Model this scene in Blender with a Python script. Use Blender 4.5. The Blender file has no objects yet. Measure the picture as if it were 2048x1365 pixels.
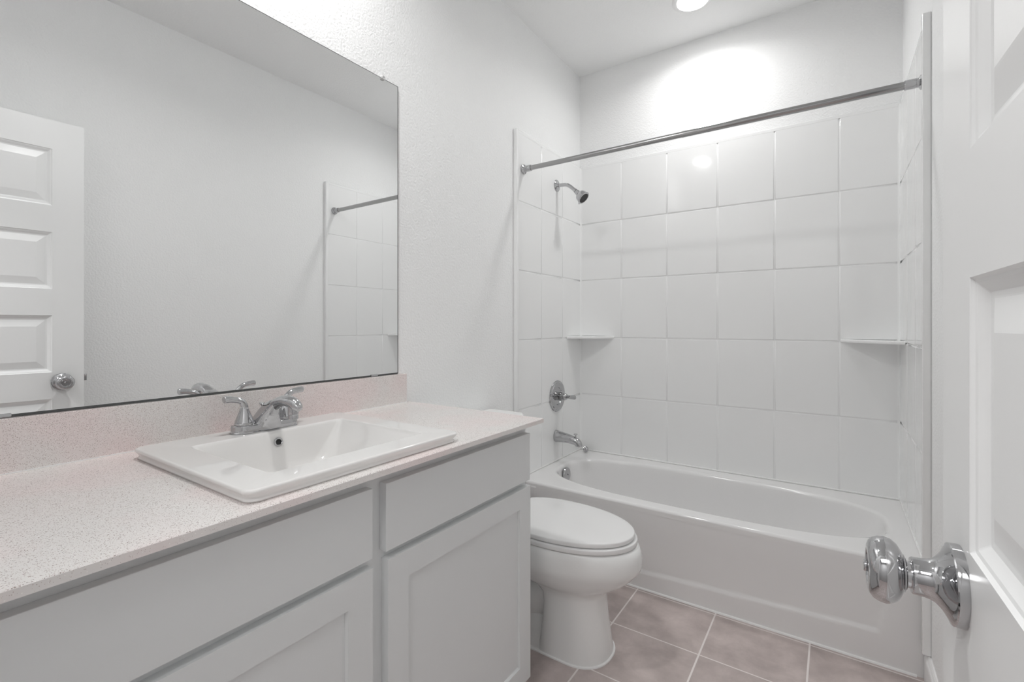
import bpy, bmesh, math, random
from mathutils import Vector, Matrix
PI = math.pi
S = bpy.context.scene
C = S.collection

# ---------------------------------------------------------------- camera, world, exposure, main lights
CAM = Vector((1.2943, 0.0, 1.1088))
cd = bpy.data.cameras.new('camera'); co = bpy.data.objects.new('camera', cd); C.objects.link(co)
co.location = CAM; co.rotation_euler = (PI/2, 0, 0.5968)
cd.sensor_width = 36; cd.lens = 948.47*36/2048; cd.shift_y = -(682.5-650.95)/2048
cd.clip_start = 0.01
S.camera = co
S.view_settings.view_transform = 'Standard'; S.view_settings.look = 'None'
S.view_settings.gamma = 1.0; S.view_settings.use_curve_mapping = False
S.view_settings.exposure = 1.9
w = bpy.data.worlds.new('world'); S.world = w; w.use_nodes = True
w.node_tree.nodes['Background'].inputs[0].default_value = (1, 1, 1, 1)
w.node_tree.nodes['Background'].inputs[1].default_value = 0.25
CAN_EMIT = 9.0      # glow of the lens itself
CAN_W = (0.98, 1.85)     # watts of the downlight behind each lens
HALL_FILL_W = 7.6  # watts of the fill light added in the hall
CAN_SPOTS = [(0.745, 2.315), (0.28, 0.62)]
S.cycles.max_bounces = 14; S.cycles.diffuse_bounces = 8; S.cycles.glossy_bounces = 8
S.cycles.caustics_reflective = False; S.cycles.caustics_refractive = False
S.cycles.sample_clamp_indirect = 4.0
try: S.cycles.use_denoising = True
except Exception: pass

W = 1.54; D = 2.648; H = 2.635; Y0 = -0.06
TX0, TX1, TYB = 0.01, 1.53, 2.638            # tile faces of the surround
RIM = 0.350; CT = 0.831

# ---------------------------------------------------------------- materials
def mat(name, col, rough=0.5, metal=0.0, coat=0.0, bump=None, spec=0.5):
    m = bpy.data.materials.new(name); m.use_nodes = True
    nt = m.node_tree; b = nt.nodes['Principled BSDF']
    b.inputs['Base Color'].default_value = (*col, 1); b.inputs['Roughness'].default_value = rough
    b.inputs['Metallic'].default_value = metal; b.inputs['Coat Weight'].default_value = coat
    b.inputs['Specular IOR Level'].default_value = spec
    if bump:
        scale, strength, dist = bump
        tc = nt.nodes.new('ShaderNodeTexCoord'); n = nt.nodes.new('ShaderNodeTexNoise'); bp = nt.nodes.new('ShaderNodeBump')
        n.inputs['Scale'].default_value = scale; n.inputs['Detail'].default_value = 3
        bp.inputs['Strength'].default_value = strength; bp.inputs['Distance'].default_value = dist
        nt.links.new(tc.outputs['Object'], n.inputs['Vector']); nt.links.new(n.outputs['Fac'], bp.inputs['Height'])
        nt.links.new(bp.outputs['Normal'], b.inputs['Normal'])
    return m
M = {}
M['wall'] = mat('wall_paint', (.895, .90, .90), .55, bump=(120, .55, .0042))
M['ceiling'] = mat('ceiling_paint', (.90, .905, .905), .8, bump=(110, .4, .004))
M['trim'] = mat('trim_paint', (.86, .86, .86), .3)
M['door'] = mat('door_paint', (.87, .875, .875), .28, bump=(60, .05, .002))
M['tile'] = mat('surround_gloss', (.875, .88, .88), .07, bump=(3.2, .10, .02))
M['tub'] = mat('tub_gloss', (.80, .795, .795), .09)
M['china'] = mat('vitreous_china', (.80, .79, .78), .05, coat=.3)
M['toilet'] = mat('toilet_china', (.84, .845, .84), .06)
M['seat'] = mat('toilet_seat_plastic', (.80, .80, .80), .12)
M['chrome'] = mat('chrome', (.52, .52, .53), .045, 1)
M['rod'] = mat('rod_steel', (.42, .42, .42), .16, 1)
M['cab'] = mat('cabinet_paint', (.72, .735, .74), .42, bump=(200, .05, .001))
M['dark'] = mat('black_rubber', (.01, .01, .01), .5)
M['mirror'] = mat('mirror_silver', (.93, .935, .935), .0, 1)
M['mirroredge'] = mat('mirror_edge', (.10, .105, .105), .3, .5)
M['caulk'] = mat('white_caulk', (.86, .86, .855), .4)
M['clear'] = mat('clear_plastic', (.95, .95, .95), .05)
M['clear'].node_tree.nodes['Principled BSDF'].inputs['Transmission Weight'].default_value = .35
M['hall'] = mat('hall_paint', (.50, .50, .50), .6)
em = bpy.data.materials.new('lamp_lens'); em.use_nodes = True
em.node_tree.nodes['Principled BSDF'].inputs['Emission Color'].default_value = (1, .995, .985, 1)
em.node_tree.nodes['Principled BSDF'].inputs['Emission Strength'].default_value = CAN_EMIT
M['lens'] = em

def quartz():
    m = mat('speckled_quartz', (.7, .65, .64), .16); nt = m.node_tree; N = nt.nodes; L = nt.links; b = N['Principled BSDF']
    tc = N.new('ShaderNodeTexCoord')
    nz = N.new('ShaderNodeTexNoise'); nz.inputs['Scale'].default_value = 5; L.new(tc.outputs['Object'], nz.inputs['Vector'])
    r = N.new('ShaderNodeValToRGB'); r.color_ramp.elements[0].position = .42; r.color_ramp.elements[1].position = .60
    r.color_ramp.elements[0].color = (.78, .755, .74, 1); r.color_ramp.elements[1].color = (.81, .725, .715, 1)
    L.new(nz.outputs['Fac'], r.inputs['Fac']); cur = r.outputs['Color']
    for sc, thr, keep, col in ((420, .30, .72, (.22, .17, .155, 1)), (600, .34, .60, (.42, .34, .32, 1)), (300, .25, .70, (.90, .87, .85, 1))):
        v = N.new('ShaderNodeTexVoronoi'); v.inputs['Scale'].default_value = sc; L.new(tc.outputs['Object'], v.inputs['Vector'])
        lt = N.new('ShaderNodeMath'); lt.operation = 'LESS_THAN'; lt.inputs[1].default_value = thr; L.new(v.outputs['Distance'], lt.inputs[0])
        sp = N.new('ShaderNodeSeparateColor'); L.new(v.outputs['Color'], sp.inputs['Color'])
        gt = N.new('ShaderNodeMath'); gt.operation = 'GREATER_THAN'; gt.inputs[1].default_value = keep; L.new(sp.outputs['Red'], gt.inputs[0])
        mu = N.new('ShaderNodeMath'); mu.operation = 'MULTIPLY'; L.new(lt.outputs[0], mu.inputs[0]); L.new(gt.outputs[0], mu.inputs[1])
        mx = N.new('ShaderNodeMix'); mx.data_type = 'RGBA'; L.new(mu.outputs[0], mx.inputs['Factor'])
        L.new(cur, mx.inputs[6]); mx.inputs[7].default_value = col; cur = mx.outputs[2]
    L.new(cur, b.inputs['Base Color'])
    return m
M['quartz'] = quartz()

def floor_tile():
    m = mat('floor_tile', (.3, .25, .24), .38); nt = m.node_tree; N = nt.nodes; L = nt.links; b = N['Principled BSDF']
    tc = N.new('ShaderNodeTexCoord'); sx = N.new('ShaderNodeSeparateXYZ'); L.new(tc.outputs['Object'], sx.inputs[0])
    def math_(op, a, bb=None, c=None):
        n = N.new('ShaderNodeMath'); n.operation = op
        for i, x in enumerate((a, bb, c)):
            if x is None: continue
            if isinstance(x, (int, float)): n.inputs[i].default_value = x
            else: L.new(x, n.inputs[i])
        return n.outputs[0]
    masks = []; cells = []
    for o, off, per, gw in ((sx.outputs['X'], .611, .3065, .0028), (sx.outputs['Y'], 1.672, .2665, .0022)):
        t = math_('DIVIDE', math_('SUBTRACT', o, off), per)
        fr = math_('FRACT', t); cells.append(math_('FLOOR', t))
        d = math_('MULTIPLY', math_('MINIMUM', fr, math_('SUBTRACT', 1.0, fr)), per)
        masks.append(math_('LESS_THAN', d, gw))
    mask = math_('MAXIMUM', *masks)
    cb = N.new('ShaderNodeCombineXYZ'); L.new(cells[0], cb.inputs[0]); L.new(cells[1], cb.inputs[1])
    wn = N.new('ShaderNodeTexWhiteNoise'); L.new(cb.outputs[0], wn.inputs['Vector'])
    ad = N.new('ShaderNodeVectorMath'); ad.operation = 'MULTIPLY_ADD'; L.new(cb.outputs[0], ad.inputs[0]); ad.inputs[1].default_value = (7.3, 3.1, 0); L.new(tc.outputs['Object'], ad.inputs[2])
    n1 = N.new('ShaderNodeTexNoise'); n1.inputs['Scale'].default_value = 9; n1.inputs['Detail'].default_value = 8; n1.inputs['Roughness'].default_value = .62; n1.inputs['Distortion'].default_value = .25
    L.new(ad.outputs[0], n1.inputs['Vector'])
    r = N.new('ShaderNodeValToRGB'); r.color_ramp.elements[0].position = .34; r.color_ramp.elements[1].position = .68
    r.color_ramp.elements[0].color = (.42, .36, .345, 1); r.color_ramp.elements[1].color = (.60, .52, .50, 1)
    L.new(n1.outputs['Fac'], r.inputs['Fac'])
    hsv = N.new('ShaderNodeHueSaturation'); L.new(r.outputs['Color'], hsv.inputs['Color'])
    L.new(math_('MULTIPLY_ADD', wn.outputs['Value'], .12, .94), hsv.inputs['Value'])
    mx = N.new('ShaderNodeMix'); mx.data_type = 'RGBA'; L.new(mask, mx.inputs['Factor']); L.new(hsv.outputs['Color'], mx.inputs[6]); mx.inputs[7].default_value = (.80, .75, .73, 1)
    L.new(mx.outputs[2], b.inputs['Base Color'])
    bp = N.new('ShaderNodeBump'); bp.inputs['Distance'].default_value = .001; bp.inputs['Strength'].default_value = .6
    L.new(math_('SUBTRACT', math_('MULTIPLY', n1.outputs['Fac'], .4), mask), bp.inputs['Height']); L.new(bp.outputs['Normal'], b.inputs['Normal'])
    return m
M['floor'] = floor_tile()

# ---------------------------------------------------------------- helpers
def obj(name, bm, m, parent=None, smooth=False, angle=None):
    me = bpy.data.meshes.new(name)
    bmesh.ops.recalc_face_normals(bm, faces=bm.faces[:])
    bm.to_mesh(me); bm.free()
    if smooth or angle:
        me.polygons.foreach_set('use_smooth', [True]*len(me.polygons))
    if angle:
        me.set_sharp_from_angle(angle=math.radians(angle))
    o = bpy.data.objects.new(name, me); C.objects.link(o)
    me.materials.append(M[m] if isinstance(m, str) else m)
    if parent:
        o.parent = parent
        o.matrix_parent_inverse = Matrix.Translation(-Vector(wloc(parent)))
    return o
def wloc(p):
    v = Vector(p.location)
    return v
def tag(o, label, cat, group=None):
    o['label'] = label; o['category'] = cat
    if group: o['group'] = group
    return o
def thing(name, label, cat, loc, group=None):
    o = bpy.data.objects.new(name, None); C.objects.link(o); o.location = loc; o.empty_display_size = .05
    return tag(o, label, cat, group)
def struct(name, bm, m, **k):
    o = obj(name, bm, m, **k); o['kind'] = 'structure'; return o
def B(): return bmesh.new()
def box(bm, x0, x1, y0, y1, z0, z1, bev=0.0, seg=2):
    r = bmesh.ops.create_cube(bm, size=1.0)
    vs = r['verts']
    bmesh.ops.scale(bm, vec=(x1-x0, y1-y0, z1-z0), verts=vs)
    bmesh.ops.translate(bm, vec=((x0+x1)/2, (y0+y1)/2, (z0+z1)/2), verts=vs)
    if bev:
        es = list({e for v in vs for e in v.link_edges})
        bmesh.ops.bevel(bm, geom=es, offset=bev, segments=seg, profile=.5, affect='EDGES')
    return bm
def ringfaces(bm, a, b, closed=True):
    n = len(a)
    for i in range(n if closed else n-1):
        j = (i+1) % n
        try: bm.faces.new((a[i], a[j], b[j], b[i]))
        except ValueError: pass
def loft(bm, rings, cap0=True, cap1=True):
    R = [[bm.verts.new(p) for p in r] for r in rings]
    for a, b in zip(R, R[1:]): ringfaces(bm, a, b)
    if cap0: bm.faces.new(R[0])
    if cap1: bm.faces.new(R[-1])
    return R
def frame(d):
    d = Vector(d).normalized(); up = Vector((0, 0, 1)) if abs(d.z) < .9 else Vector((0, 1, 0))
    u = up.cross(d).normalized(); v = d.cross(u).normalized()
    return d, u, v
def lathe(bm, origin, axis, prof, n=40, sq=(1, 1)):
    """prof: (radius, distance along axis)"""
    d, u, v = frame(axis); o = Vector(origin); rings = []
    for r, t in prof:
        r = max(r, 1e-5)
        rings.append([o+d*t+u*(r*sq[0]*math.cos(2*PI*i/n))+v*(r*sq[1]*math.sin(2*PI*i/n)) for i in range(n)])
    loft(bm, rings)
def tube(bm, pts, rad, n=20, up=(0, 0, 1), caps=True):
    """rad: list of (ra, rb) half widths: a along side, b along up-ish"""
    P = [Vector(p) for p in pts]; rings = []
    for i, p in enumerate(P):
        t = (P[min(i+1, len(P)-1)]-P[max(i-1, 0)]).normalized()
        s = t.cross(Vector(up)).normalized(); q = s.cross(t).normalized()
        ra, rb = rad[i] if isinstance(rad, (list, tuple)) and isinstance(rad[0], (list, tuple)) else ((rad[i],)*2 if isinstance(rad, (list, tuple)) else (rad, rad))
        rings.append([p+s*(ra*math.cos(2*PI*k/n))+q*(rb*math.sin(2*PI*k/n)) for k in range(n)])
    loft(bm, rings, caps, caps)
def wn_(o):
    m = o.modifiers.new('wn', 'WEIGHTED_NORMAL'); m.weight = 80; m.keep_sharp = True; return o
def spline(cps, n=8):
    """catmull-rom through control tuples of any length"""
    out = []; P = [cps[0]]+list(cps)+[cps[-1]]
    for i in range(1, len(P)-2):
        for k in range(n):
            t = k/n; a, b, c, d = P[i-1], P[i], P[i+1], P[i+2]
            out.append(tuple(.5*((2*b[j])+(-a[j]+c[j])*t+(2*a[j]-5*b[j]+4*c[j]-d[j])*t*t+(-a[j]+3*b[j]-3*c[j]+d[j])*t**3) for j in range(len(b))))
    out.append(tuple(cps[-1])); return out

# ---------------------------------------------------------------- room shell
T = .08
struct('floor', box(B(), -T, W+T, -1.6, D+T, -.1, 0), 'floor')
struct('ceiling', box(B(), -T, W+T, Y0-.12, D+T, H, H+.1), 'ceiling')
struct('wall_left', box(B(), -T, 0, Y0-.12, D+T, 0, H), 'wall')
struct('wall_right', box(B(), W, W+T, Y0-.12, D+T, 0, H), 'wall')
struct('wall_back', box(B(), 0, W, D, D+T, 0, H), 'wall')
DX0, DX1, DH = .70, 1.43, 1.985              # door opening in the front wall
bm = B(); box(bm, 0, DX0, Y0-.12, Y0, 0, H); box(bm, DX1, W, Y0-.12, Y0, 0, H); box(bm, DX0, DX1, Y0-.12, Y0, DH, H)
struct('wall_front', bm, 'wall')
# hall outside the doorway
bm = B(); box(bm, -T, W+T, -1.7, -1.6, 0, H); box(bm, -T-.1, -T, -1.6, Y0-.12, 0, H); box(bm, W+T, W+T+.1, -1.6, Y0-.12, 0, H)
struct('wall_hall', bm, 'hall')
struct('ceiling_hall', box(B(), -T, W+T, -1.6, Y0-.12, H, H+.1), 'hall')
# door casing (front wall, bathroom side)
bm = B(); box(bm, DX0-.06, DX0-.004, Y0, Y0+.014, 0, DH+.06, .003); box(bm, DX1+.006, DX1+.062, Y0, Y0+.014, 0, DH+.06, .003); box(bm, DX0-.06, DX1+.062, Y0, Y0+.0139, DH+.004, DH+.06, .003)
struct('trim_1', bm, 'trim')

def baseboard(name, a, b, side, h=.085):
    """profile extruded between two points along y (side=+1: wall at low x) or x"""
    bm = B(); prof = [(0, 0), (.014, 0), (.014, h*.80), (.0125, h*.87), (.010, h*.91), (.0075, h*.96), (.004, h), (0, h)]
    rings = []
    for p in (a, b):
        r = []
        for d, z in prof:
            if side == 'L': r.append((p[0]+d, p[1], z))
            elif side == 'R': r.append((p[0]-d, p[1], z))
            else: r.append((p[0], p[1]+d, z))
        rings.append(r)
    loft(bm, rings); return struct(name, bm, 'trim')
baseboard('baseboard_right', (W, Y0), (W, 1.945), 'R', .092)
baseboard('baseboard_left', (0, 1.215), (0, 1.915), 'L', .092)

# ---------------------------------------------------------------- door, open against the right wall
def panel_face(bm, us, vs, put, prof):
    """face with rectangular raised panels. us=(u0,u1,u2,u3): stile/panel limits, vs: rail limits list; put(u,v,d)->xyz"""
    u0, u1, u2, u3 = us
    def q(a, b, c, d): bm.faces.new([bm.verts.new(put(*p)) for p in (a, b, c, d)])
    vmin, vmax = vs[0], vs[-1]
    q((u0, vmin, 0), (u1, vmin, 0), (u1, vmax, 0), (u0, vmax, 0)); q((u2, vmin, 0), (u3, vmin, 0), (u3, vmax, 0), (u2, vmax, 0))
    for i in range(0, len(vs), 2):
        q((u1, vs[i], 0), (u2, vs[i], 0), (u2, vs[i+1], 0), (u1, vs[i+1], 0))
    for i in range(1, len(vs)-1, 2):
        a, b = vs[i], vs[i+1]; R = []
        for ins, d in prof:
            R.append([bm.verts.new(put(*p)) for p in ((u1+ins, a+ins, d), (u2-ins, a+ins, d), (u2-ins, b-ins, d), (u1+ins, b-ins, d))])
        for r, s in zip(R, R[1:]): ringfaces(bm, r, s)
        bm.faces.new(R[-1])
HX, HY = 1.4105, -.055                          # hinge side corner of the room-side face
door = bpy.data.objects.new('door_1', None); C.objects.link(door); door.location = (HX, HY, 0)
door['kind'] = 'structure'
door['label'] = 'white five-panel interior door standing open along the right wall with chrome knob'
ang = math.atan2(.6535-HY, 1.3870-HX)           # direction hinge -> free edge
DW = math.hypot(.6535-HY, 1.3870-HX); DT = .035; DZ0, DZ1 = .012, 1.957
dd = Vector((math.cos(ang), math.sin(ang), 0)); dn = Vector((-dd.y, dd.x, 0))   # dn points into the room (-x)
if dn.x > 0: dn = -dn
org = Vector((HX, HY, 0))
def dput(u, v, d): return tuple(org+dd*u+dn*d+Vector((0, 0, v)))
def dputb(u, v, d): return tuple(org+dd*u-dn*(DT+d)+Vector((0, 0, v)))
prof = [(0, 0), (.002, -.0025), (.005, -.0035), (.009, -.0065), (.013, -.0095), (.017, -.0102), (.0185, -.0102), (.044, -.0040), (.046, -.0036)]
vs = [DZ0]
for k in range(4, -1, -1):
    top = 1.838-.3445*k; vs += [top-.234, top]
vs.append(DZ1)
bm = B(); panel_face(bm, (0, .10, DW-.101, DW), vs, dput, prof); panel_face(bm, (0, .10, DW-.101, DW), vs, dputb, prof)
for (u, a) in ((0, 0), (DW, 0)):
    bm.faces.new([bm.verts.new(p) for p in (dput(u, DZ0, 0), dputb(u, DZ0, 0), dputb(u, DZ1, 0), dput(u, DZ1, 0))])
for z in (DZ0, DZ1):
    bm.faces.new([bm.verts.new(p) for p in (dput(0, z, 0), dputb(0, z, 0), dputb(DW, z, 0), dput(DW, z, 0))])
bmesh.ops.remove_doubles(bm, verts=bm.verts[:], dist=.0003)
slab = obj('door_slab', bm, 'door', door)
bv = slab.modifiers.new('edge', 'BEVEL'); bv.width = .0012; bv.segments = 2; bv.limit_method = 'ANGLE'; bv.angle_limit = math.radians(50)
KU = .6385; KZ = .873
def knob(side):
    base = Vector(dput(KU, KZ, 0)) if side > 0 else Vector(dputb(KU, KZ, 0)); ax = dn if side > 0 else -dn
    bm = B()
    lathe(bm, base, ax, [(0, 0), (.0353, 0), (.0356, .002), (.0352, .0075), (.0345, .0085), (.0325, .0092), (.0300, .0105), (.0262, .0125), (.0222, .0155), (.0190, .0190), (.0172, .0230), (.0165, .0275), (.0163, .0345), (.0155, .0355), (.0125, .0358), (0, .0358)], 64)
    rose = obj('door_knob', bm, 'chrome', door, angle=28)
    bm = B()
    lathe(bm, base, ax, [(0, .030), (.0118, .030), (.0118, .0385), (.0150, .0392), (.0168, .0402), (.0172, .0412), (.0205, .0425), (.0255, .0455), (.0288, .0500), (.0300, .0550), (.0294, .0600), (.0272, .0645), (.0240, .0672), (.0205, .0684), (.0165, .0688), (.0150, .0683), (.0142, .0672), (.0135, .0668), (0, .0668)], 64)
    kb = obj('knob_handle', bm, 'chrome', rose, angle=28)
    bm = B(); lathe(bm, base, ax, [(0, .066), (.0055, .066), (.0055, .0705), (.0048, .0713), (0, .0713)], 24)
    obj('lock_button', bm, 'chrome', rose, angle=30)
for o_ in (knob(1), knob(-1)): pass
bm = B(); c = Vector(dput(DW, KZ+.012, -DT/2)); box(bm, c.x-.008, c.x+.008, c.y-.004, c.y+.011, c.z-.014, c.z+.014, .002)
obj('latch', bm, 'chrome', door)
for hz in (.22, 1.0, 1.75):
    bm = B(); lathe(bm, (HX+.004, HY-.006, hz-.045), (0, 0, 1), [(0, 0), (.0065, 0), (.0065, .09), (0, .09)], 16)
    obj('hinge', bm, 'chrome', door, angle=30)

# ---------------------------------------------------------------- mirror
mir = thing('wall_mirror', 'large frameless wall mirror above the vanity backsplash', 'mirror', (0, .57, .937))
obj('mirror_glass', box(B(), .0003, .0055, -.03, 1.1704, .9375, 1.9600), 'mirror', mir)
obj('mirror_edge', box(box(box(B(), .0002, .0058, 1.1704, 1.1728, .9375, 1.9612), .0002, .0058, -.03, 1.1704, 1.9600, 1.9615), .0002, .0064, -.03, 1.1704, .9352, .9402), 'mirroredge', mir)
bm = B(); lathe(bm, (.0002, 1.102, 1.962), (1, 0, 0), [(0, 0), (.0085, 0), (.0088, .008), (.0065, .0125), (.003, .0125), (.0026, .0095), (0, .0095)], 20)
cl = obj('mirror_clip', bm, 'clear', mir, angle=30); cl['label'] = 'clear plastic clip on the top edge'
for y in (1.066, .196):
    bm = B(); box(bm, .0055, .0085, y-.014, y+.014, .9355, .9425, .001)
    cl = obj('mirror_clip', bm, 'chrome', mir); cl['label'] = 'small metal clip on the bottom edge'

# ---------------------------------------------------------------- vanity cabinet
VY0, VY1 = -.048, 1.196; FX = .530; DXF = .550
cab = thing('vanity_cabinet', 'light grey shaker vanity cabinet with slab drawer fronts under the speckled countertop', 'cabinet', (.27, .58, 0))
bm = B(); CB = .817
box(bm, .001, FX, VY1-.018, VY1, 0, CB); box(bm, .001, FX, VY0, VY0+.018, 0, CB)
box(bm, .001, .010, VY0+.018, VY1-.018, .05, CB); box(bm, .01, FX-.02, VY0+.018, VY1-.018, .05, .065)
for (y0, y1) in ((VY0+.018, VY0+.05), (.600, .657), (VY1-.05, VY1-.018)): box(bm, FX-.02, FX, y0, y1, .05, CB)
for (z0, z1) in ((.05, .085), (.62, .66), (.775, CB)):
    for (y0, y1) in ((VY0+.05, .600), (.657, VY1-.05)): box(bm, FX-.0201, FX-.0001, y0, y1, z0, z1)
obj('carcass', bm, 'cab', cab)
obj('toe_kick', box(B(), .44, .455, VY0+.018, VY1-.018, 0, .05), 'cab', cab)
def slab_front(y0, y1):
    return obj('drawer_front', box(B(), FX, DXF, y0, y1, .6525, .7900, .0012), 'cab', cab)
def shaker(y0, y1, z0=.068, z1=.6350, r=.056):
    bm = B(); x0, x1 = FX, DXF
    for (a, b, c, d) in ((y0, y0+r, z0, z1), (y1-r, y1, z0, z1), (y0+r, y1-r, z0, z0+r), (y0+r, y1-r, z1-r, z1)):
        box(bm, x0, x1, a, b, c, d)
    # inner bevel
    a, b, c, d = y0+r, y1-r, z0+r, z1-r; i = .0035
    o4 = [bm.verts.new(p) for p in ((x1-.001, a, c), (x1-.001, b, c), (x1-.001, b, d), (x1-.001, a, d))]
    i4 = [bm.verts.new(p) for p in ((x1-.005, a+i, c+i), (x1-.005, b-i, c+i), (x1-.005, b-i, d-i), (x1-.005, a+i, d-i))]
    j4 = [bm.verts.new(p) for p in ((x1-.008, a+i, c+i), (x1-.008, b-i, c+i), (x1-.008, b-i, d-i), (x1-.008, a+i, d-i))]
    ringfaces(bm, o4, i4); ringfaces(bm, i4, j4)
    o = obj('cabinet_door', bm, 'cab', cab)
    obj('door_panel', box(B(), x0+.003, x1-.007, a-.004, b+.004, c-.004, d+.004), 'cab', o)
    return o
slab_front(.067, .6125); slab_front(.6455, 1.1905)
shaker(.067, .6125); shaker(.6505, 1.1925)

# ---------------------------------------------------------------- countertop
bm = B(); x0, x1, y0, y1 = .001, .577, -.055, 1.224; hx0, hx1, hy0, hy1 = .115, .522, .40, .842
CBT = CT-.0125
def slabring(zt, zb):
    def rect(a, b, c, d, z): return [(a, c, z), (b, c, z), (b, d, z), (a, d, z)]
    e = .0012
    rings = [rect(hx0, hx1, hy0, hy1, zb), rect(hx0, hx1, hy0, hy1, zt), rect(x0+e, x1-e, y0+e, y1-e, zt), rect(x0, x1, y0, y1, zt-e), rect(x0, x1, y0, y1, zb), rect(hx0, hx1, hy0, hy1, zb)]
    loft(bm, rings, False, False)
slabring(CT, CBT)
bmesh.ops.remove_doubles(bm, verts=bm.verts[:], dist=1e-5)
ct = obj('countertop', bm, 'quartz')
tag(ct, 'pink-beige speckled stone countertop on the grey vanity, with matching backsplash', 'countertop')
bs = obj('backsplash', box(B(), .001, .020, -.055, 1.2015, CT, .9345, .001), 'quartz', ct)
obj('caulk_bead', box(B(), .020, .0225, -.055, 1.2015, CT, CT+.0022), 'caulk', ct)

# ---------------------------------------------------------------- sink
def rrect(xa, xb, ya, yb, r, z, n=8):
    pts = []
    for (cx, cy, a0) in ((xb-r, yb-r, 0), (xa+r, yb-r, 90), (xa+r, ya+r, 180), (xb-r, ya+r, 270)):
        for k in range(n+1):
            a = math.radians(a0+90*k/n); pts.append((cx+r*math.cos(a), cy+r*math.sin(a), z))
    return pts
sink = thing('sink', 'white rectangular drop-in ceramic sink set in the countertop', 'sink', (.32, .62, CT))
SX0, SX1, SY0, SY1, SZ = .083, .552, .372, .871, .8535
IX0, IX1, IY0, IY1 = .172, .483, .447, .812
bm = B()
rings = [rrect(SX0+.012, SX1-.010, SY0+.010, SY1-.010, .018, CT+.0002),
         rrect(SX0+.004, SX1-.004, SY0+.004, SY1-.004, .020, CT+.0006),
         rrect(SX0+.004, SX1-.004, SY0+.004, SY1-.004, .020, CT+.004),
         rrect(SX0+.0065, SX1-.0065, SY0+.0065, SY1-.0065, .019, CT+.007),
         rrect(SX0+.003, SX1-.003, SY0+.003, SY1-.003, .019, SZ-.010),
         rrect(SX0, SX1, SY0, SY1, .020, SZ-.006),
         rrect(SX0, SX1, SY0, SY1, .020, SZ-.0035),
         rrect(SX0+.0012, SX1-.0012, SY0+.0012, SY1-.0012, .019, SZ-.0012),
         rrect(SX0+.004, SX1-.004, SY0+.004, SY1-.004, .018, SZ),
         rrect(IX0-.004, IX1+.004, IY0-.004, IY1+.004, .014, SZ-.0008),
         rrect(IX0-.001, IX1+.001, IY0-.001, IY1+.001, .013, SZ-.0025),
         rrect(IX0+.003, IX1-.003, IY0+.003, IY1-.003, .014, SZ-.008),
         rrect(IX0+.010, IX1-.010, IY0+.020, IY1-.020, .022, SZ-.035),
         rrect(IX0+.018, IX1-.018, IY0+.055, IY1-.045, .035, SZ-.075),
         rrect(IX0+.028, IX1-.028, IY0+.085, IY1-.070, .045, SZ-.100),
         rrect(IX0+.050, IX1-.050, IY0+.125, IY1-.110, .055, SZ-.115),
         rrect(IX0+.100, IX1-.100, IY0+.160, IY1-.150, .020, SZ-.120)]
loft(bm, rings, False, True)
sb = obj('basin', bm, 'china', sink, smooth=True); wn_(sb)
bm = B(); oc = Vector((.1815, .632, .826)); ad = Vector((1, 0, .22))
lathe(bm, oc, ad, [(.0068, -.006), (.0068, .0016), (.0078, .0024), (.0098, .0022), (.0108, .0010), (.0110, -.001), (.0110, -.006)], 32)
og = obj('overflow_ring', bm, 'chrome', sink, angle=40)
bm = B(); lathe(bm, oc, ad, [(0, -.003), (.0067, -.003), (.0067, .0002), (0, .0002)], 24)
obj('overflow_hole', bm, 'dark', og)
bm = B(); lathe(bm, (.33, .63, SZ-.120), (0, 0, 1), [(0, 0), (.022, 0), (.022, .0015), (.018, .003), (.016, .001), (0, .001)], 32)
obj('drain', bm, 'chrome', sink, angle=30)

# ---------------------------------------------------------------- faucet
FXC, FYC, FZ = .128, .629, SZ
fa = thing('faucet', 'chrome two-handle centerset faucet on the rear ledge of the sink', 'faucet', (FXC, FYC, FZ))
def stadium(hw, hl, z, n=14, dx=0):
    pts = []
    for k in range(n+1):
        a = PI*k/n; pts.append((FXC+dx+hw*math.cos(a), FYC+hl-hw+hw*math.sin(a), z))
    for k in range(n+1):
        a = PI+PI*k/n; pts.append((FXC+dx+hw*math.cos(a), FYC-hl+hw+hw*math.sin(a), z))
    return pts
bm = B()
loft(bm, [stadium(.0275, .081, FZ), stadium(.0280, .0815, FZ+.0015), stadium(.0265, .080, FZ+.0030), stadium(.0262, .0797, FZ+.0150), stadium(.0255, .079, FZ+.0170), stadium(.0238, .0772, FZ+.0180)])
obj('base_plate', bm, 'chrome', fa, angle=35)
for s in (-1, 1):
    hy = FYC+s*.0510
    bm = B()
    lathe(bm, (FXC, hy, FZ+.0175), (0, 0, 1), [(0, 0), (.0212, 0), (.0212, .0045), (.0204, .0055), (.0201, .0062), (.0206, .0070), (.0196, .010), (.0172, .017), (.0145, .024), (.0118, .031), (.0097, .037), (.0086, .041), (.006, .044), (0, .045)], 40)
    h = obj('handle', bm, 'chrome', fa, angle=30)
    z = .908
    tipz = .9355 if s < 0 else .9390; tipy = .5325 if s < 0 else .7275
    cps = [(FXC, hy-s*.001, z-.002, .0080, .0080), (FXC, hy-s*.000, z+.009, .0084, .0078), (FXC-.0003, hy+s*.006, z+.0185, .0086, .0076), (FXC-.0006, hy+s*.017, tipz-.004, .0086, .0074), (FXC-.001, hy+s*.030, tipz-.001, .0088, .0076), (FXC-.001, tipy-s*.003, tipz, .0094, .0082), (FXC-.001, tipy, tipz, .0088, .0076)]
    cs = spline(cps, 6)
    bm = B(); tube(bm, [c[:3] for c in cs], [(c[3], c[4]) for c in cs], 24, up=(1, 0, 0) if False else (0, 0, 1))
    obj('lever', bm, 'chrome', h, angle=50)
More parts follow.
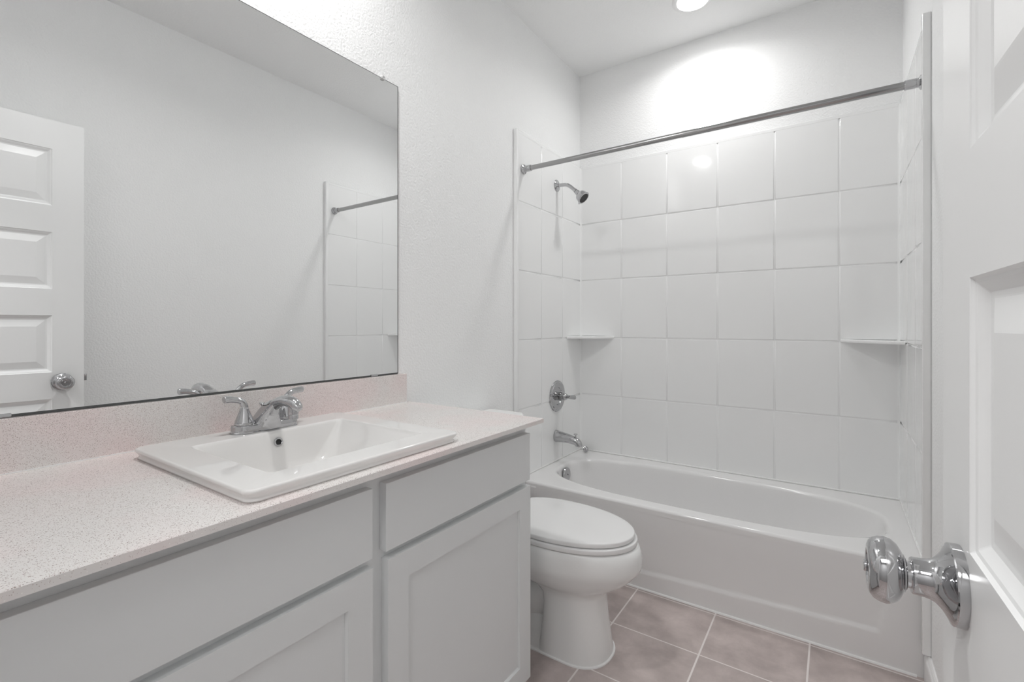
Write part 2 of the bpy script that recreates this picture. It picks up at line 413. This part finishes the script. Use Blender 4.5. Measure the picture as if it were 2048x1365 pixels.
# spout: arched body lofted along the x-z plane
cps = [(.096, .862, .0190, .0080), (.108, .867, .0185, .0110), (.126, .880, .0172, .0130), (.150, .901, .0158, .0130), (.178, .919, .0150, .0125), (.205, .9285, .0148, .0125), (.232, .9295, .0146, .0130), (.252, .9260, .0138, .0130), (.266, .9190, .0118, .0110), (.2725, .9135, .0075, .0065), (.2735, .9125, .002, .002)]
cs = spline(cps, 5)
bm = B(); tube(bm, [(c[0], FYC, c[1]) for c in cs], [(c[2], c[3]) for c in cs], 28, up=(0, 0, 1))
# pedestal under the arch
def sect(xa, xb, hw, z):
    r = min(hw, (xb-xa)/2)*.9; return [(p[0], p[1], z) for p in rrect(xa, xb, FYC-hw, FYC+hw, r*.8, z, 6)]
loft(bm, [sect(.100, .1545, .046, FZ+.004), sect(.101, .1550, .038, FZ+.014), sect(.104, .158, .030, FZ+.025), sect(.110, .164, .0235, FZ+.037), sect(.122, .176, .0185, FZ+.050), sect(.140, .192, .0150, FZ+.064), sect(.165, .205, .0125, FZ+.074)])
sp = obj('spout', bm, 'chrome', fa, angle=45)
bm = B(); lathe(bm, (.2485, FYC, .9245), (.04, 0, -1), [(0, 0), (.0115, 0), (.0118, .018), (.0118, .0235), (.0108, .0245), (.0112, .0255), (.0112, .0345), (.0100, .0352), (0, .0345)], 32)
obj('aerator', bm, 'chrome', sp, angle=30)
bm = B(); lathe(bm, (.112, FYC, FZ+.015), (0, 0, 1), [(0, 0), (.0022, 0), (.0022, .038), (.0030, .040), (.0062, .043), (.0066, .0455), (.0058, .0475), (0, .0482)], 24)
obj('lift_rod', bm, 'chrome', fa, angle=30)

# ---------------------------------------------------------------- bathtub
tub = thing('bathtub', 'white alcove bathtub with plain apron behind the toilet', 'bathtub', (.77, 2.29, 0))
TCX, TCY = .768, 2.293
N = 128
def rectpt(a, x0, x1, y0, y1, r):
    """rounded-rectangle point met by a superellipse angle"""
    c, s = math.cos(a), math.sin(a); n = 12.0
    k = (abs(c)**n+abs(s)**n)**(-1/n)
    cx, cy = (x0+x1)/2, (y0+y1)/2
    return (cx+(x1-x0)/2*c*k, cy+(y1-y0)/2*s*k)
def sup(a, cx, cy, ax, by, n):
    c, s = math.cos(a), math.sin(a); k = (abs(c)**n+abs(s)**n)**(-1/n)
    return (cx+ax*c*k, cy+by*s*k)
A = []
for i in range(N):                                 # angles denser towards the corners
    t = 2*PI*i/N; A.append(t)
TY0 = 1.958
def outer(ins, z, n=40):
    x0, x1, y0, y1 = TX0, TX1, TY0+ins, TYB; out = []
    for a in A:
        c, s = math.cos(a), math.sin(a); k = 1/max(abs(c), abs(s))
        out.append(((x0+x1)/2+(x1-x0)/2*c*k, (y0+y1)/2+(y1-y0)/2*s*k, z))
    return out
bm = B(); rings = [outer(0, RIM-.014), outer(.0012, RIM-.008), outer(.0045, RIM-.003), outer(.011, RIM)]
rings[0] = outer(0, RIM-.030)
rings.insert(1, outer(0, RIM-.012))
for (ax, by, dx, z, n) in ((.700, .275, 0, RIM, 3.0), (.694, .269, 0, RIM-.0008, 2.95), (.688, .263, 0, RIM-.0035, 2.9), (.683, .258, 0, RIM-.009, 2.9), (.679, .255, 0, RIM-.018, 2.9), (.672, .250, -.002, RIM-.045, 2.9), (.655, .243, -.012, RIM-.11, 2.9), (.630, .232, -.028, RIM-.19, 2.8), (.600, .218, -.045, RIM-.25, 2.8), (.560, .195, -.055, RIM-.280, 2.7), (.50, .160, -.06, RIM-.295, 2.6), (.30, .09, -.06, RIM-.300, 2.4)):
    rings.append([(*sup(a, TCX+dx, TCY, ax+.008, by, n), z) for a in A])
loft(bm, rings, False, True)
wn_(obj('basin', bm, 'tub', tub, smooth=True))
# apron
bm = B(); nx, nz = 190, 48; V = []
def sst(t): t = max(0, min(1, t)); return t*t*(3-2*t)
for j in range(nz+1):
    z = (RIM-.022)*j/nz; row = []
    for i in range(nx+1):
        x = TX0+(TX1-TX0)*i/nx
        zl = .058+.047*(x-.4)/1.02
        xr = 1.415+.22*max(0, z-.1)
        m = sst((z-zl)/.007)*sst((xr-x)/.008)*sst((x-.10)/.008)
        m *= 1-.0*z
        fade = 1-sst((z-.17)/.13)*.6
        y = TY0-.002+.0075*m*fade+.006*sst((z-.27)/.05)*0
        row.append(bm.verts.new((x, y, z)))
    V.append(row)
for j in range(nz):
    for i in range(nx): bm.faces.new((V[j][i], V[j][i+1], V[j+1][i+1], V[j+1][i]))
top = [bm.verts.new((v.co.x, TY0+.012, RIM-.014)) for v in V[-1]]
mid = [bm.verts.new((v.co.x, TY0+.006, RIM-.018)) for v in V[-1]]
ringfaces(bm, V[-1], mid, False); ringfaces(bm, mid, top, False)
obj('apron', bm, 'tub', tub, smooth=True)
bm = B(); loft(bm, [[(x, TY0-.009, .0002), (x, TY0-.0075, .0045), (x, TY0-.001, .0060), (x, TY0+.004, .0002)] for x in (TX0, TX1-.02)])
obj('caulk_bead', bm, 'caulk', tub)
bm = B(); bx = .098; lathe(bm, (bx, 2.288, .303), (1, 0, .12), [(0, -.012), (.030, -.012), (.0365, -.004), (.0365, .002), (.0350, .0045), (.031, .0060), (.012, .0068), (.0035, .0068), (.0035, .005), (0, .005)], 48)
ov = obj('overflow_plate', bm, 'chrome', tub, angle=25)
bm = B(); lathe(bm, Vector((bx, 2.288, .301))+Vector((1, 0, .12)).normalized()*.0066, (1, 0, .12), [(0, 0), (.0040, 0), (.0030, .0015), (0, .0016)], 16)
obj('screw', bm, 'dark', ov)
bm = B(); lathe(bm, (.30, 2.293, RIM-.299), (0, 0, 1), [(0, 0), (.032, 0), (.030, .002), (.02, .001), (0, .001)], 32)
obj('drain', bm, 'chrome', tub, angle=30)

# loose tub stopper in the corner of the tub deck
st = thing('tub_stopper', 'small chrome tub drain stopper lying in the rear left corner of the tub rim', 'stopper', (.072, 2.585, RIM))
bm = B(); lathe(bm, (.066, 2.588, RIM+.0185), (.75, -.62, .25), [(0, 0), (.0172, 0), (.0180, .002), (.0172, .005), (.013, .008), (.0075, .0095), (.0065, .014), (.0082, .017), (.0078, .021), (.004, .023), (0, .0235)], 32)
obj('stopper_cap', bm, 'chrome', st, angle=30)
bm = B(); lathe(bm, (.066, 2.588, RIM+.0185), (-.75, .62, -.25), [(0, 0), (.0125, 0), (.0130, .002), (.0125, .005), (.006, .006), (.006, .016), (0, .016)], 24)
obj('rubber_seal', bm, 'dark', st, angle=30)

# ---------------------------------------------------------------- tub surround
sback = thing('surround_panel', 'glossy white tile-pattern surround panel on the back wall above the bathtub, with two corner shelves', 'shower surround', (.77, TYB, RIM))
sleft = thing('surround_panel', 'glossy white tile-pattern surround panel on the left wall, behind the shower head and valve', 'shower surround', (TX0, 2.28, RIM))
sright = thing('surround_panel', 'glossy white tile-pattern surround panel on the right wall, beside the open door', 'shower surround', (TX1, 2.28, RIM))
ZL = [RIM+.001, .690, 1.035, 1.380, 1.7225, 2.0625]
def tilepanel(us, zs, put, back):
    """put(u, z, h): h = distance out of the wall, face plane at 0, groove at -.0022"""
    bm = B(); g = .0034
    for i in range(len(us)-1):
        for j in range(len(zs)-1):
            a, b, c, d = us[i], us[i+1], zs[j], zs[j+1]; R = []
            for ins, h in ((0, -g), (.0018, -g), (.0028, -.0024), (.0040, -.0008), (.0060, 0)):
                R.append([bm.verts.new(put(*p)) for p in ((a+ins, c+ins, h), (b-ins, c+ins, h), (b-ins, d-ins, h), (a+ins, d-ins, h))])
            for r, s in zip(R, R[1:]): ringfaces(bm, r, s)
            bm.faces.new(R[-1])
    # top lip and backing
    u0, u1, z0, z1 = us[0], us[-1], zs[0], zs[-1]
    prof = [(z1-.0062, -.0002), (z1-.004, .0008), (z1+.008, .0008), (z1+.0105, -.0006), (z1+.0112, back)]
    R = [[bm.verts.new(put(u0, z, h)), bm.verts.new(put(u1, z, h))] for z, h in prof]
    for r, s in zip(R, R[1:]): bm.faces.new((r[0], r[1], s[1], s[0]))
    bm.faces.new([bm.verts.new(p) for p in (put(u0, z0, back), put(u1, z0, back), put(u1, z1+.0112, back), put(u0, z1+.0112, back))])
    for u in (u0, u1):
        bm.faces.new([bm.verts.new(p) for p in (put(u, z0, -g), put(u, z0, back), put(u, z1+.0112, back), put(u, z1+.0112, -g))])
    bmesh.ops.remove_doubles(bm, verts=bm.verts[:], dist=1e-5)
    return bm
def smoothpanel(o):
    for p in o.data.polygons: p.use_smooth = True
    m = o.modifiers.new('wn', 'WEIGHTED_NORMAL'); m.weight = 100; m.keep_sharp = True
yL = [1.938, 2.1712, 2.4045, TYB]
p = obj('tile_face', tilepanel([TX0, .2715, .5325, .7925, 1.0525, 1.3125, TX1], ZL, lambda u, z, h: (u, TYB-h, z), -.0095), 'tile', sback); smoothpanel(p)
p = obj('tile_face', tilepanel(yL, ZL, lambda u, z, h: (TX0+h, u, z), -.0095), 'tile', sleft); smoothpanel(p)
p = obj('tile_face', tilepanel(yL, ZL, lambda u, z, h: (TX1-h, u, z), -.0095), 'tile', sright); smoothpanel(p)
for (a, b, sur) in ((.0001, .0195, sleft), (1.5185, 1.5399, sright)):
    bm = B(); box(bm, a, b, 1.917, 1.937, .094, 2.0700, .0030, 3)
    obj('edge_strip', bm, 'tile', sur, angle=40)
for sur, bx6 in ((sback, (TX0, TX1, TYB-.0035, TYB+.002, RIM+.0002, RIM+.0075)), (sleft, (TX0-.002, TX0+.0035, 1.94, TYB, RIM+.0002, RIM+.0075)), (sright, (TX1-.0035, TX1+.002, 1.94, TYB, RIM+.0002, RIM+.0075))):
    obj('caulk_bead', box(B(), *bx6, .0025), 'caulk', sur, angle=40)
# corner coves
for (cx, s) in ((TX0, 1), (TX1, -1)):
    bm = B(); r = .010; rings = []
    for z in (RIM+.001, 2.066):
        ring = [(cx+s*r*(1-math.sin(PI/2*k/6)), TYB-r*(1-math.cos(PI/2*k/6)), z) for k in range(7)]+[(cx, TYB, z)]
        rings.append(ring)
    loft(bm, rings); obj('corner_cove', bm, 'tile', sback, angle=40)
# corner shelves
def shelf(cx, s, lx, ly):
    bm = B(); n = 14; rings = []
    for (ins, z) in ((.004, 1.0300), (.001, 1.0315), (0, 1.0345), (0, 1.0410), (.001, 1.0440), (.004, 1.0455), (.007, 1.0448)):
        pts = [(cx, TYB, z)]
        for k in range(n+1):
            t = k/n
            # slightly bowed front edge between the two walls
            px = (lx-ins)*t; py = (ly-ins)*(1-t); bow = .016*math.sin(PI*t)
            pts.append((cx+s*(px+bow*.7), TYB-(py+bow*.7), z))
        rings.append(pts)
    loft(bm, rings); return obj('corner_shelf', bm, 'tile', sback, angle=50)
shelf(TX0, 1, .216, .186); shelf(TX1, -1, .212, .186)

# ---------------------------------------------------------------- shower rod
RY, RZ = 1.990, 1.887
rod = thing('shower_rod', 'straight chrome shower curtain rod spanning the tub alcove', 'curtain rod', (.77, RY, RZ))
bm = B(); lathe(bm, (.03, RY, RZ), (1, 0, 0), [(0, 0), (.0118, 0), (.0118, .75), (.0127, .7505), (.0127, 1.478), (0, 1.478)], 40)
obj('rod_tube', bm, 'rod', rod, angle=30)
for (x, s) in ((TX0, 1), (TX1, -1)):
    bm = B(); lathe(bm, (x, RY, RZ), (s, 0, 0), [(0, 0), (.0235, 0), (.0240, .003), (.0225, .0075), (.0185, .0095), (.0150, .0115), (.0148, .018), (.0155, .0185), (.0155, .046), (.0142, .048), (0, .048)], 40)
    obj('end_flange', bm, 'chrome', rod, angle=25)

# ---------------------------------------------------------------- shower head
SHY, SHZ = 2.336, 1.8895
sh = thing('wall_shower', 'chrome shower head on a bent arm on the left tiled wall', 'shower head', (TX0, SHY, SHZ))
bm = B(); lathe(bm, (TX0, SHY, SHZ), (1, 0, 0), [(0, 0), (.0325, 0), (.0325, .002), (.0300, .005), (.0220, .0085), (.0150, .0125), (.0125, .014), (0, .014)], 48)
obj('wall_flange', bm, 'chrome', sh, angle=30)
cs = spline([(TX0+.008, SHZ), (TX0+.040, SHZ-.001), (TX0+.062, SHZ-.0045), (TX0+.082, SHZ-.016), (TX0+.105, SHZ-.036), (TX0+.118, SHZ-.048)], 6)
bm = B(); tube(bm, [(c[0], SHY, c[1]) for c in cs], .0098, 24, up=(0, 1, 0))
obj('shower_arm', bm, 'chrome', sh, angle=50)
ax = Vector((.72, 0, -.69)).normalized(); o0 = Vector((TX0+.112, SHY, SHZ-.0425))
bm = B(); lathe(bm, o0, ax, [(0, 0), (.0115, 0), (.0115, .008), (.0090, .0095), (.0090, .012), (.0130, .014), (.0145, .017), (.0145, .030), (.0155, .033), (.0240, .038), (.0300, .046), (.0325, .056), (.0345, .0690), (.0365, .0705), (.0368, .0735), (.0350, .0755), (.0310, .0758), (0, .0755)], 48)
hd = obj('spray_head', bm, 'chrome', sh, angle=28)
d_, u_, v_ = frame(ax); face = o0+ax*.0755
bm = B(); lathe(bm, face, ax, [(0, 0), (.0290, 0), (.0285, .0012), (0, .0014)], 40)
fp = obj('nozzle_face', bm, 'dark', hd, angle=30); fp['label'] = 'black spray face with chrome nozzles'
bm = B()
for rr, nn in ((.0085, 6), (.0175, 11), (.0250, 16)):
    for k in range(nn):
        a = 2*PI*k/nn; lathe(bm, face+u_*(rr*math.cos(a))+v_*(rr*math.sin(a)), ax, [(0, 0), (.0016, 0), (.0013, .0035), (0, .0038)], 8)
nz_ = obj('nozzles', bm, 'chrome', hd)
bm = B(); bx_ = face-ax*.004-v_*.0365; box(bm, bx_.x-.002, bx_.x+.002, bx_.y-.0045, bx_.y+.0045, bx_.z-.005, bx_.z+.005, .0015)
bmesh.ops.rotate(bm, cent=bx_, matrix=Matrix.Rotation(.75, 3, 'Y'), verts=bm.verts[:]); obj('spray_tab', bm, 'chrome', hd)

# ---------------------------------------------------------------- shower valve
VYc, VZ = 2.338, .712
va = thing('shower_valve', 'round chrome shower valve trim with lever handle on the left tiled wall', 'shower valve', (TX0, VYc, VZ))
bm = B(); lathe(bm, (TX0, VYc, VZ), (1, 0, 0), [(0, 0), (.0870, 0), (.0870, .0025), (.0850, .0055), (.0800, .0070), (.0770, .0072), (.0740, .0100), (.0600, .0120), (.0500, .0118), (.0480, .0100), (.0450, .0045), (.0400, .0030), (0, .0030)], 64)
ep = obj('escutcheon', bm, 'chrome', va, angle=25)
bm = B(); lathe(bm, (TX0, VYc, VZ), (1, 0, 0), [(0, .003), (.0225, .003), (.0225, .036), (.021, .037), (0, .037)], 40)
sl = obj('valve_sleeve', bm, 'rod', va, angle=30)
bm = B(); lathe(bm, (TX0, VYc, VZ), (1, 0, 0), [(0, .036), (.0160, .036), (.0172, .038), (.0160, .0405), (.0175, .044), (.0195, .050), (.0180, .057), (.0135, .063), (0, .066)], 40)
hn = obj('valve_handle', bm, 'chrome', va, angle=30)
cs = spline([(TX0+.052, VYc-.002, VZ, .010, .011), (TX0+.062, VYc-.006, VZ+.001, .0095, .0095), (TX0+.078, VYc-.011, VZ+.002, .0095, .0075), (TX0+.098, VYc-.016, VZ+.004, .0115, .0068), (TX0+.120, VYc-.020, VZ+.006, .0125, .0062), (TX0+.127, VYc-.021, VZ+.007, .0085, .0040)], 5)
bm = B(); tube(bm, [c[:3] for c in cs], [(c[4], c[3]) for c in cs], 24)
obj('lever', bm, 'chrome', hn, angle=50)

# ---------------------------------------------------------------- tub spout
SPY, SPZ = 2.328, .4905
spt = thing('tub_spout', 'chrome tub spout with diverter knob above the tub on the left wall', 'tub spout', (TX0, SPY, SPZ))
bm = B(); rings = []
for (x, dz, hw, hh) in ((0, 0, .0300, .0330), (.004, 0, .0305, .0335), (.012, .000, .0285, .0315), (.040, -.001, .0265, .0285), (.075, -.004, .0245, .0250), (.100, -.008, .0235, .0230), (.118, -.012, .0225, .0225)):
    rings.append([(TX0+x, SPY+hw*math.cos(2*PI*k/32), SPZ+dz+hh*math.sin(2*PI*k/32)) for k in range(32)])
# nose turning down
for t in range(1, 8):
    a = PI/2*t/7; cx, cz = TX0+.118, SPZ-.012-.0225
    R1 = .0225
    rings.append([(cx+(R1+.0220*math.sin(2*PI*k/32)*(1-.12*t/7))*math.sin(a), SPY+.0225*math.cos(2*PI*k/32)*(1-.1*t/7), cz-.002+(R1+.0220*math.sin(2*PI*k/32)*(1-.12*t/7))*math.cos(a)) for k in range(32)])
loft(bm, rings, True, False)
so = obj('spout_body', bm, 'chrome', spt, smooth=True)
bm = B(); lathe(bm, (TX0+.1405, SPY, SPZ-.0355), (0, 0, -1), [(0, -.004), (.0170, -.004), (.0170, .0005), (0, .0005)], 24)
o_ = obj('spout_opening', bm, 'dark', so)
bm = B(); lathe(bm, (TX0+.121, SPY, SPZ+.004), (0, 0, 1), [(0, 0), (.0045, 0), (.0040, .014), (.0045, .017), (.0105, .019), (.0110, .022), (.0095, .0235), (0, .0238)], 24)
obj('diverter_knob', bm, 'chrome', spt, angle=30)

# ---------------------------------------------------------------- toilet
TYc = 1.492
to = thing('toilet', 'white elongated toilet with closed lid between the vanity and the bathtub', 'toilet', (.42, TYc, 0))
def egg(xb, xt, hw, z, n=64, sq=.0, xw=None, yoff=0, nf=2.05, nr=2.6):
    """outline from back xb to tip xt, widest at xw"""
    xw = xw if xw is not None else xb+(xt-xb)*.44; pts = []
    for k in range(n):
        a = 2*PI*k/n; c, s = math.cos(a), math.sin(a)
        e = nf if c > 0 else nr
        kk = (abs(c)**e+abs(s)**e)**(-1/e)
        pts.append((xw+(xt-xw if c > 0 else xw-xb)*c*kk, TYc+yoff+hw*s*kk, z))
    return pts
bm = B()
# bowl shell with pedestal
loft(bm, [egg(.13, .668, .102, 0, xw=.56, nf=2.3, nr=7), egg(.13, .668, .103, .008, xw=.56, nf=2.3, nr=7), egg(.13, .660, .099, .03, xw=.56, nf=2.3, nr=7), egg(.145, .650, .085, .07, xw=.56, nf=2.3, nr=6), egg(.16, .640, .066, .10, xw=.56, nf=2.3, nr=5)], True, True)
loft(bm, [egg(.448, .677, .1085, 0, xw=.56, nf=2.3, nr=9), egg(.450, .677, .1085, .010, xw=.56, nf=2.3, nr=9), egg(.456, .670, .1045, .05, xw=.56, nf=2.25, nr=9), egg(.462, .662, .0995, .11, xw=.56, nf=2.2, nr=9), egg(.466, .656, .0965, .17, xw=.56, nf=2.15, nr=9), egg(.460, .656, .0975, .20, xw=.555, nf=2.1, nr=8), egg(.43, .662, .102, .218, xw=.55, nr=5), egg(.38, .680, .114, .232, xw=.53, nr=3.4),
          egg(.34, .706, .131, .245, xw=.51, nr=3), egg(.31, .732, .146, .262, xw=.49, nr=2.8), egg(.285, .754, .158, .283, xw=.48), egg(.272, .766, .165, .299, xw=.475), egg(.262, .775, .1705, .310, xw=.47), egg(.255, .779, .173, .325, xw=.47), egg(.252, .779, .174, .350, xw=.47), egg(.25, .776, .1735, .366, xw=.47), egg(.25, .769, .1705, .381, xw=.47), egg(.255, .762, .167, .3855, xw=.47), egg(.30, .70, .12, .386, xw=.47)], True, True)
# trapway bulges and rear deck
cs = spline([(.50, .20, .075), (.42, .15, .085), (.36, .12, .078), (.30, .16, .070), (.25, .21, .066), (.20, .20, .062), (.17, .12, .060), (.16, .04, .062)], 6)
tube(bm, [(c[0], TYc, c[1]) for c in cs], [(c[2], c[2]) for c in cs], 28, up=(0, 1, 0))
loft(bm, [rrect(.05, .36, TYc-.095, TYc+.095, .04, .255), rrect(.03, .34, TYc-.115, TYc+.115, .04, .30), rrect(.022, .33, TYc-.125, TYc+.125, .04, .35), rrect(.022, .33, TYc-.125, TYc+.125, .04, .380), rrect(.028, .32, TYc-.12, TYc+.12, .035, .385)])
obj('bowl', bm, 'toilet', to, angle=50)
bm = B(); loft(bm, [egg(.125, .683, .1145, .0002, xw=.56, nf=2.3, nr=7), egg(.125, .6825, .114, .004, xw=.56, nf=2.3, nr=7), egg(.13, .678, .109, .0055, xw=.56, nf=2.3, nr=7)])
obj('caulk_bead', bm, 'caulk', to)
def slabegg(xb, xt, hw, z0, z1, r, dome=0):
    R = [egg(xb+r, xt-r, hw-r, z0), egg(xb+r*.3, xt-r*.3, hw-r*.3, z0+r*.3), egg(xb, xt, hw, z0+r), egg(xb, xt, hw, z1-r), egg(xb+r*.3, xt-r*.3, hw-r*.3, z1-r*.3), egg(xb+r, xt-r, hw-r, z1)]
    if dome:
        for f, dz in ((.9, .35), (.72, .68), (.45, .92), (.15, 1)):
            xm = xb+(xt-xb)*.44; R.append(egg(xm-(xm-xb)*f, xm+(xt-xm)*f, hw*f, z1+dome*dz))
    return R
bm = B(); loft(bm, slabegg(.262, .763, .1725, .3888, .4052, .0032)); obj('seat', bm, 'seat', to, angle=50)
bm = B(); loft(bm, slabegg(.262, .754, .168, .4080, .4235, .0034, .006)); obj('lid', bm, 'seat', to, angle=50)
for s in (-1, 1):
    bm = B(); box(bm, .232, .268, TYc+s*.07-.02, TYc+s*.07+.02, .386, .414, .006, 3); obj('hinge', bm, 'seat', to, angle=40)
bm = B(); loft(bm, [rrect(.035, .175, TYc-.19, TYc+.19, .03, .387), rrect(.022, .192, TYc-.205, TYc+.205, .035, .42), rrect(.018, .200, TYc-.212, TYc+.212, .035, .70), rrect(.020, .198, TYc-.21, TYc+.21, .035, .705)])
obj('tank', bm, 'toilet', to, angle=40)
bm = B(); loft(bm, [rrect(.014, .206, TYc-.218, TYc+.218, .035, .7055), rrect(.011, .209, TYc-.221, TYc+.221, .036, .710), rrect(.011, .209, TYc-.221, TYc+.221, .036, .727), rrect(.018, .202, TYc-.214, TYc+.214, .03, .734)])
obj('tank_lid', bm, 'toilet', to, angle=40)
bm = B(); lathe(bm, (.199, TYc-.155, .655), (1, 0, 0), [(0, 0), (.010, 0), (.009, .008), (0, .009)], 20); box(bm, .206, .214, TYc-.162, TYc-.085, .649, .660, .003)
obj('flush_lever', bm, 'chrome', to, angle=40)

# ---------------------------------------------------------------- ceiling lights
for i, ((x, y), lab) in enumerate(zip(CAN_SPOTS, ('round recessed ceiling light over the bathtub', 'round recessed ceiling light over the sink, mirrored as a bright spot in the tiles'))):
    t = thing('ceiling_light', lab, 'ceiling light', (x, y, H), 'recessed ceiling lights')
    bm = B(); lathe(bm, (x, y, H), (0, 0, -1), [(.068, 0), (.092, 0), (.092, .002), (.088, .005), (.074, .007), (.070, .006), (.068, .0)], 48); obj('trim_ring', bm, 'trim', t, angle=40)
    bm = B(); lathe(bm, (x, y, H), (0, 0, -1), [(0, .0005), (.0695, .0005), (.0695, .0030), (.055, .0042), (0, .0045)], 48); obj('lamp_lens', bm, 'lens', t)

    # the downlight's own beam, just under its lens
    ld = bpy.data.lights.new('downlight_beam', 'AREA'); ld.shape = 'DISK'; ld.size = .135; ld.energy = CAN_W[i]; ld.spread = math.radians(155); ld.color = (1, .995, .985)
    lo = bpy.data.objects.new('downlight_beam', ld); C.objects.link(lo); lo.location = (x, y, H-.0048); lo.parent = t; lo.matrix_parent_inverse = Matrix.Translation((-x, -y, -H))
# unseen fill light added beyond the open doorway to soften and even the lighting
ld = bpy.data.lights.new('hall_fill', 'AREA'); ld.shape = 'RECTANGLE'; ld.size = 1.0; ld.size_y = .6; ld.energy = HALL_FILL_W
lo = bpy.data.objects.new('hall_fill', ld); C.objects.link(lo); lo.location = (.9, -.9, H-.02)
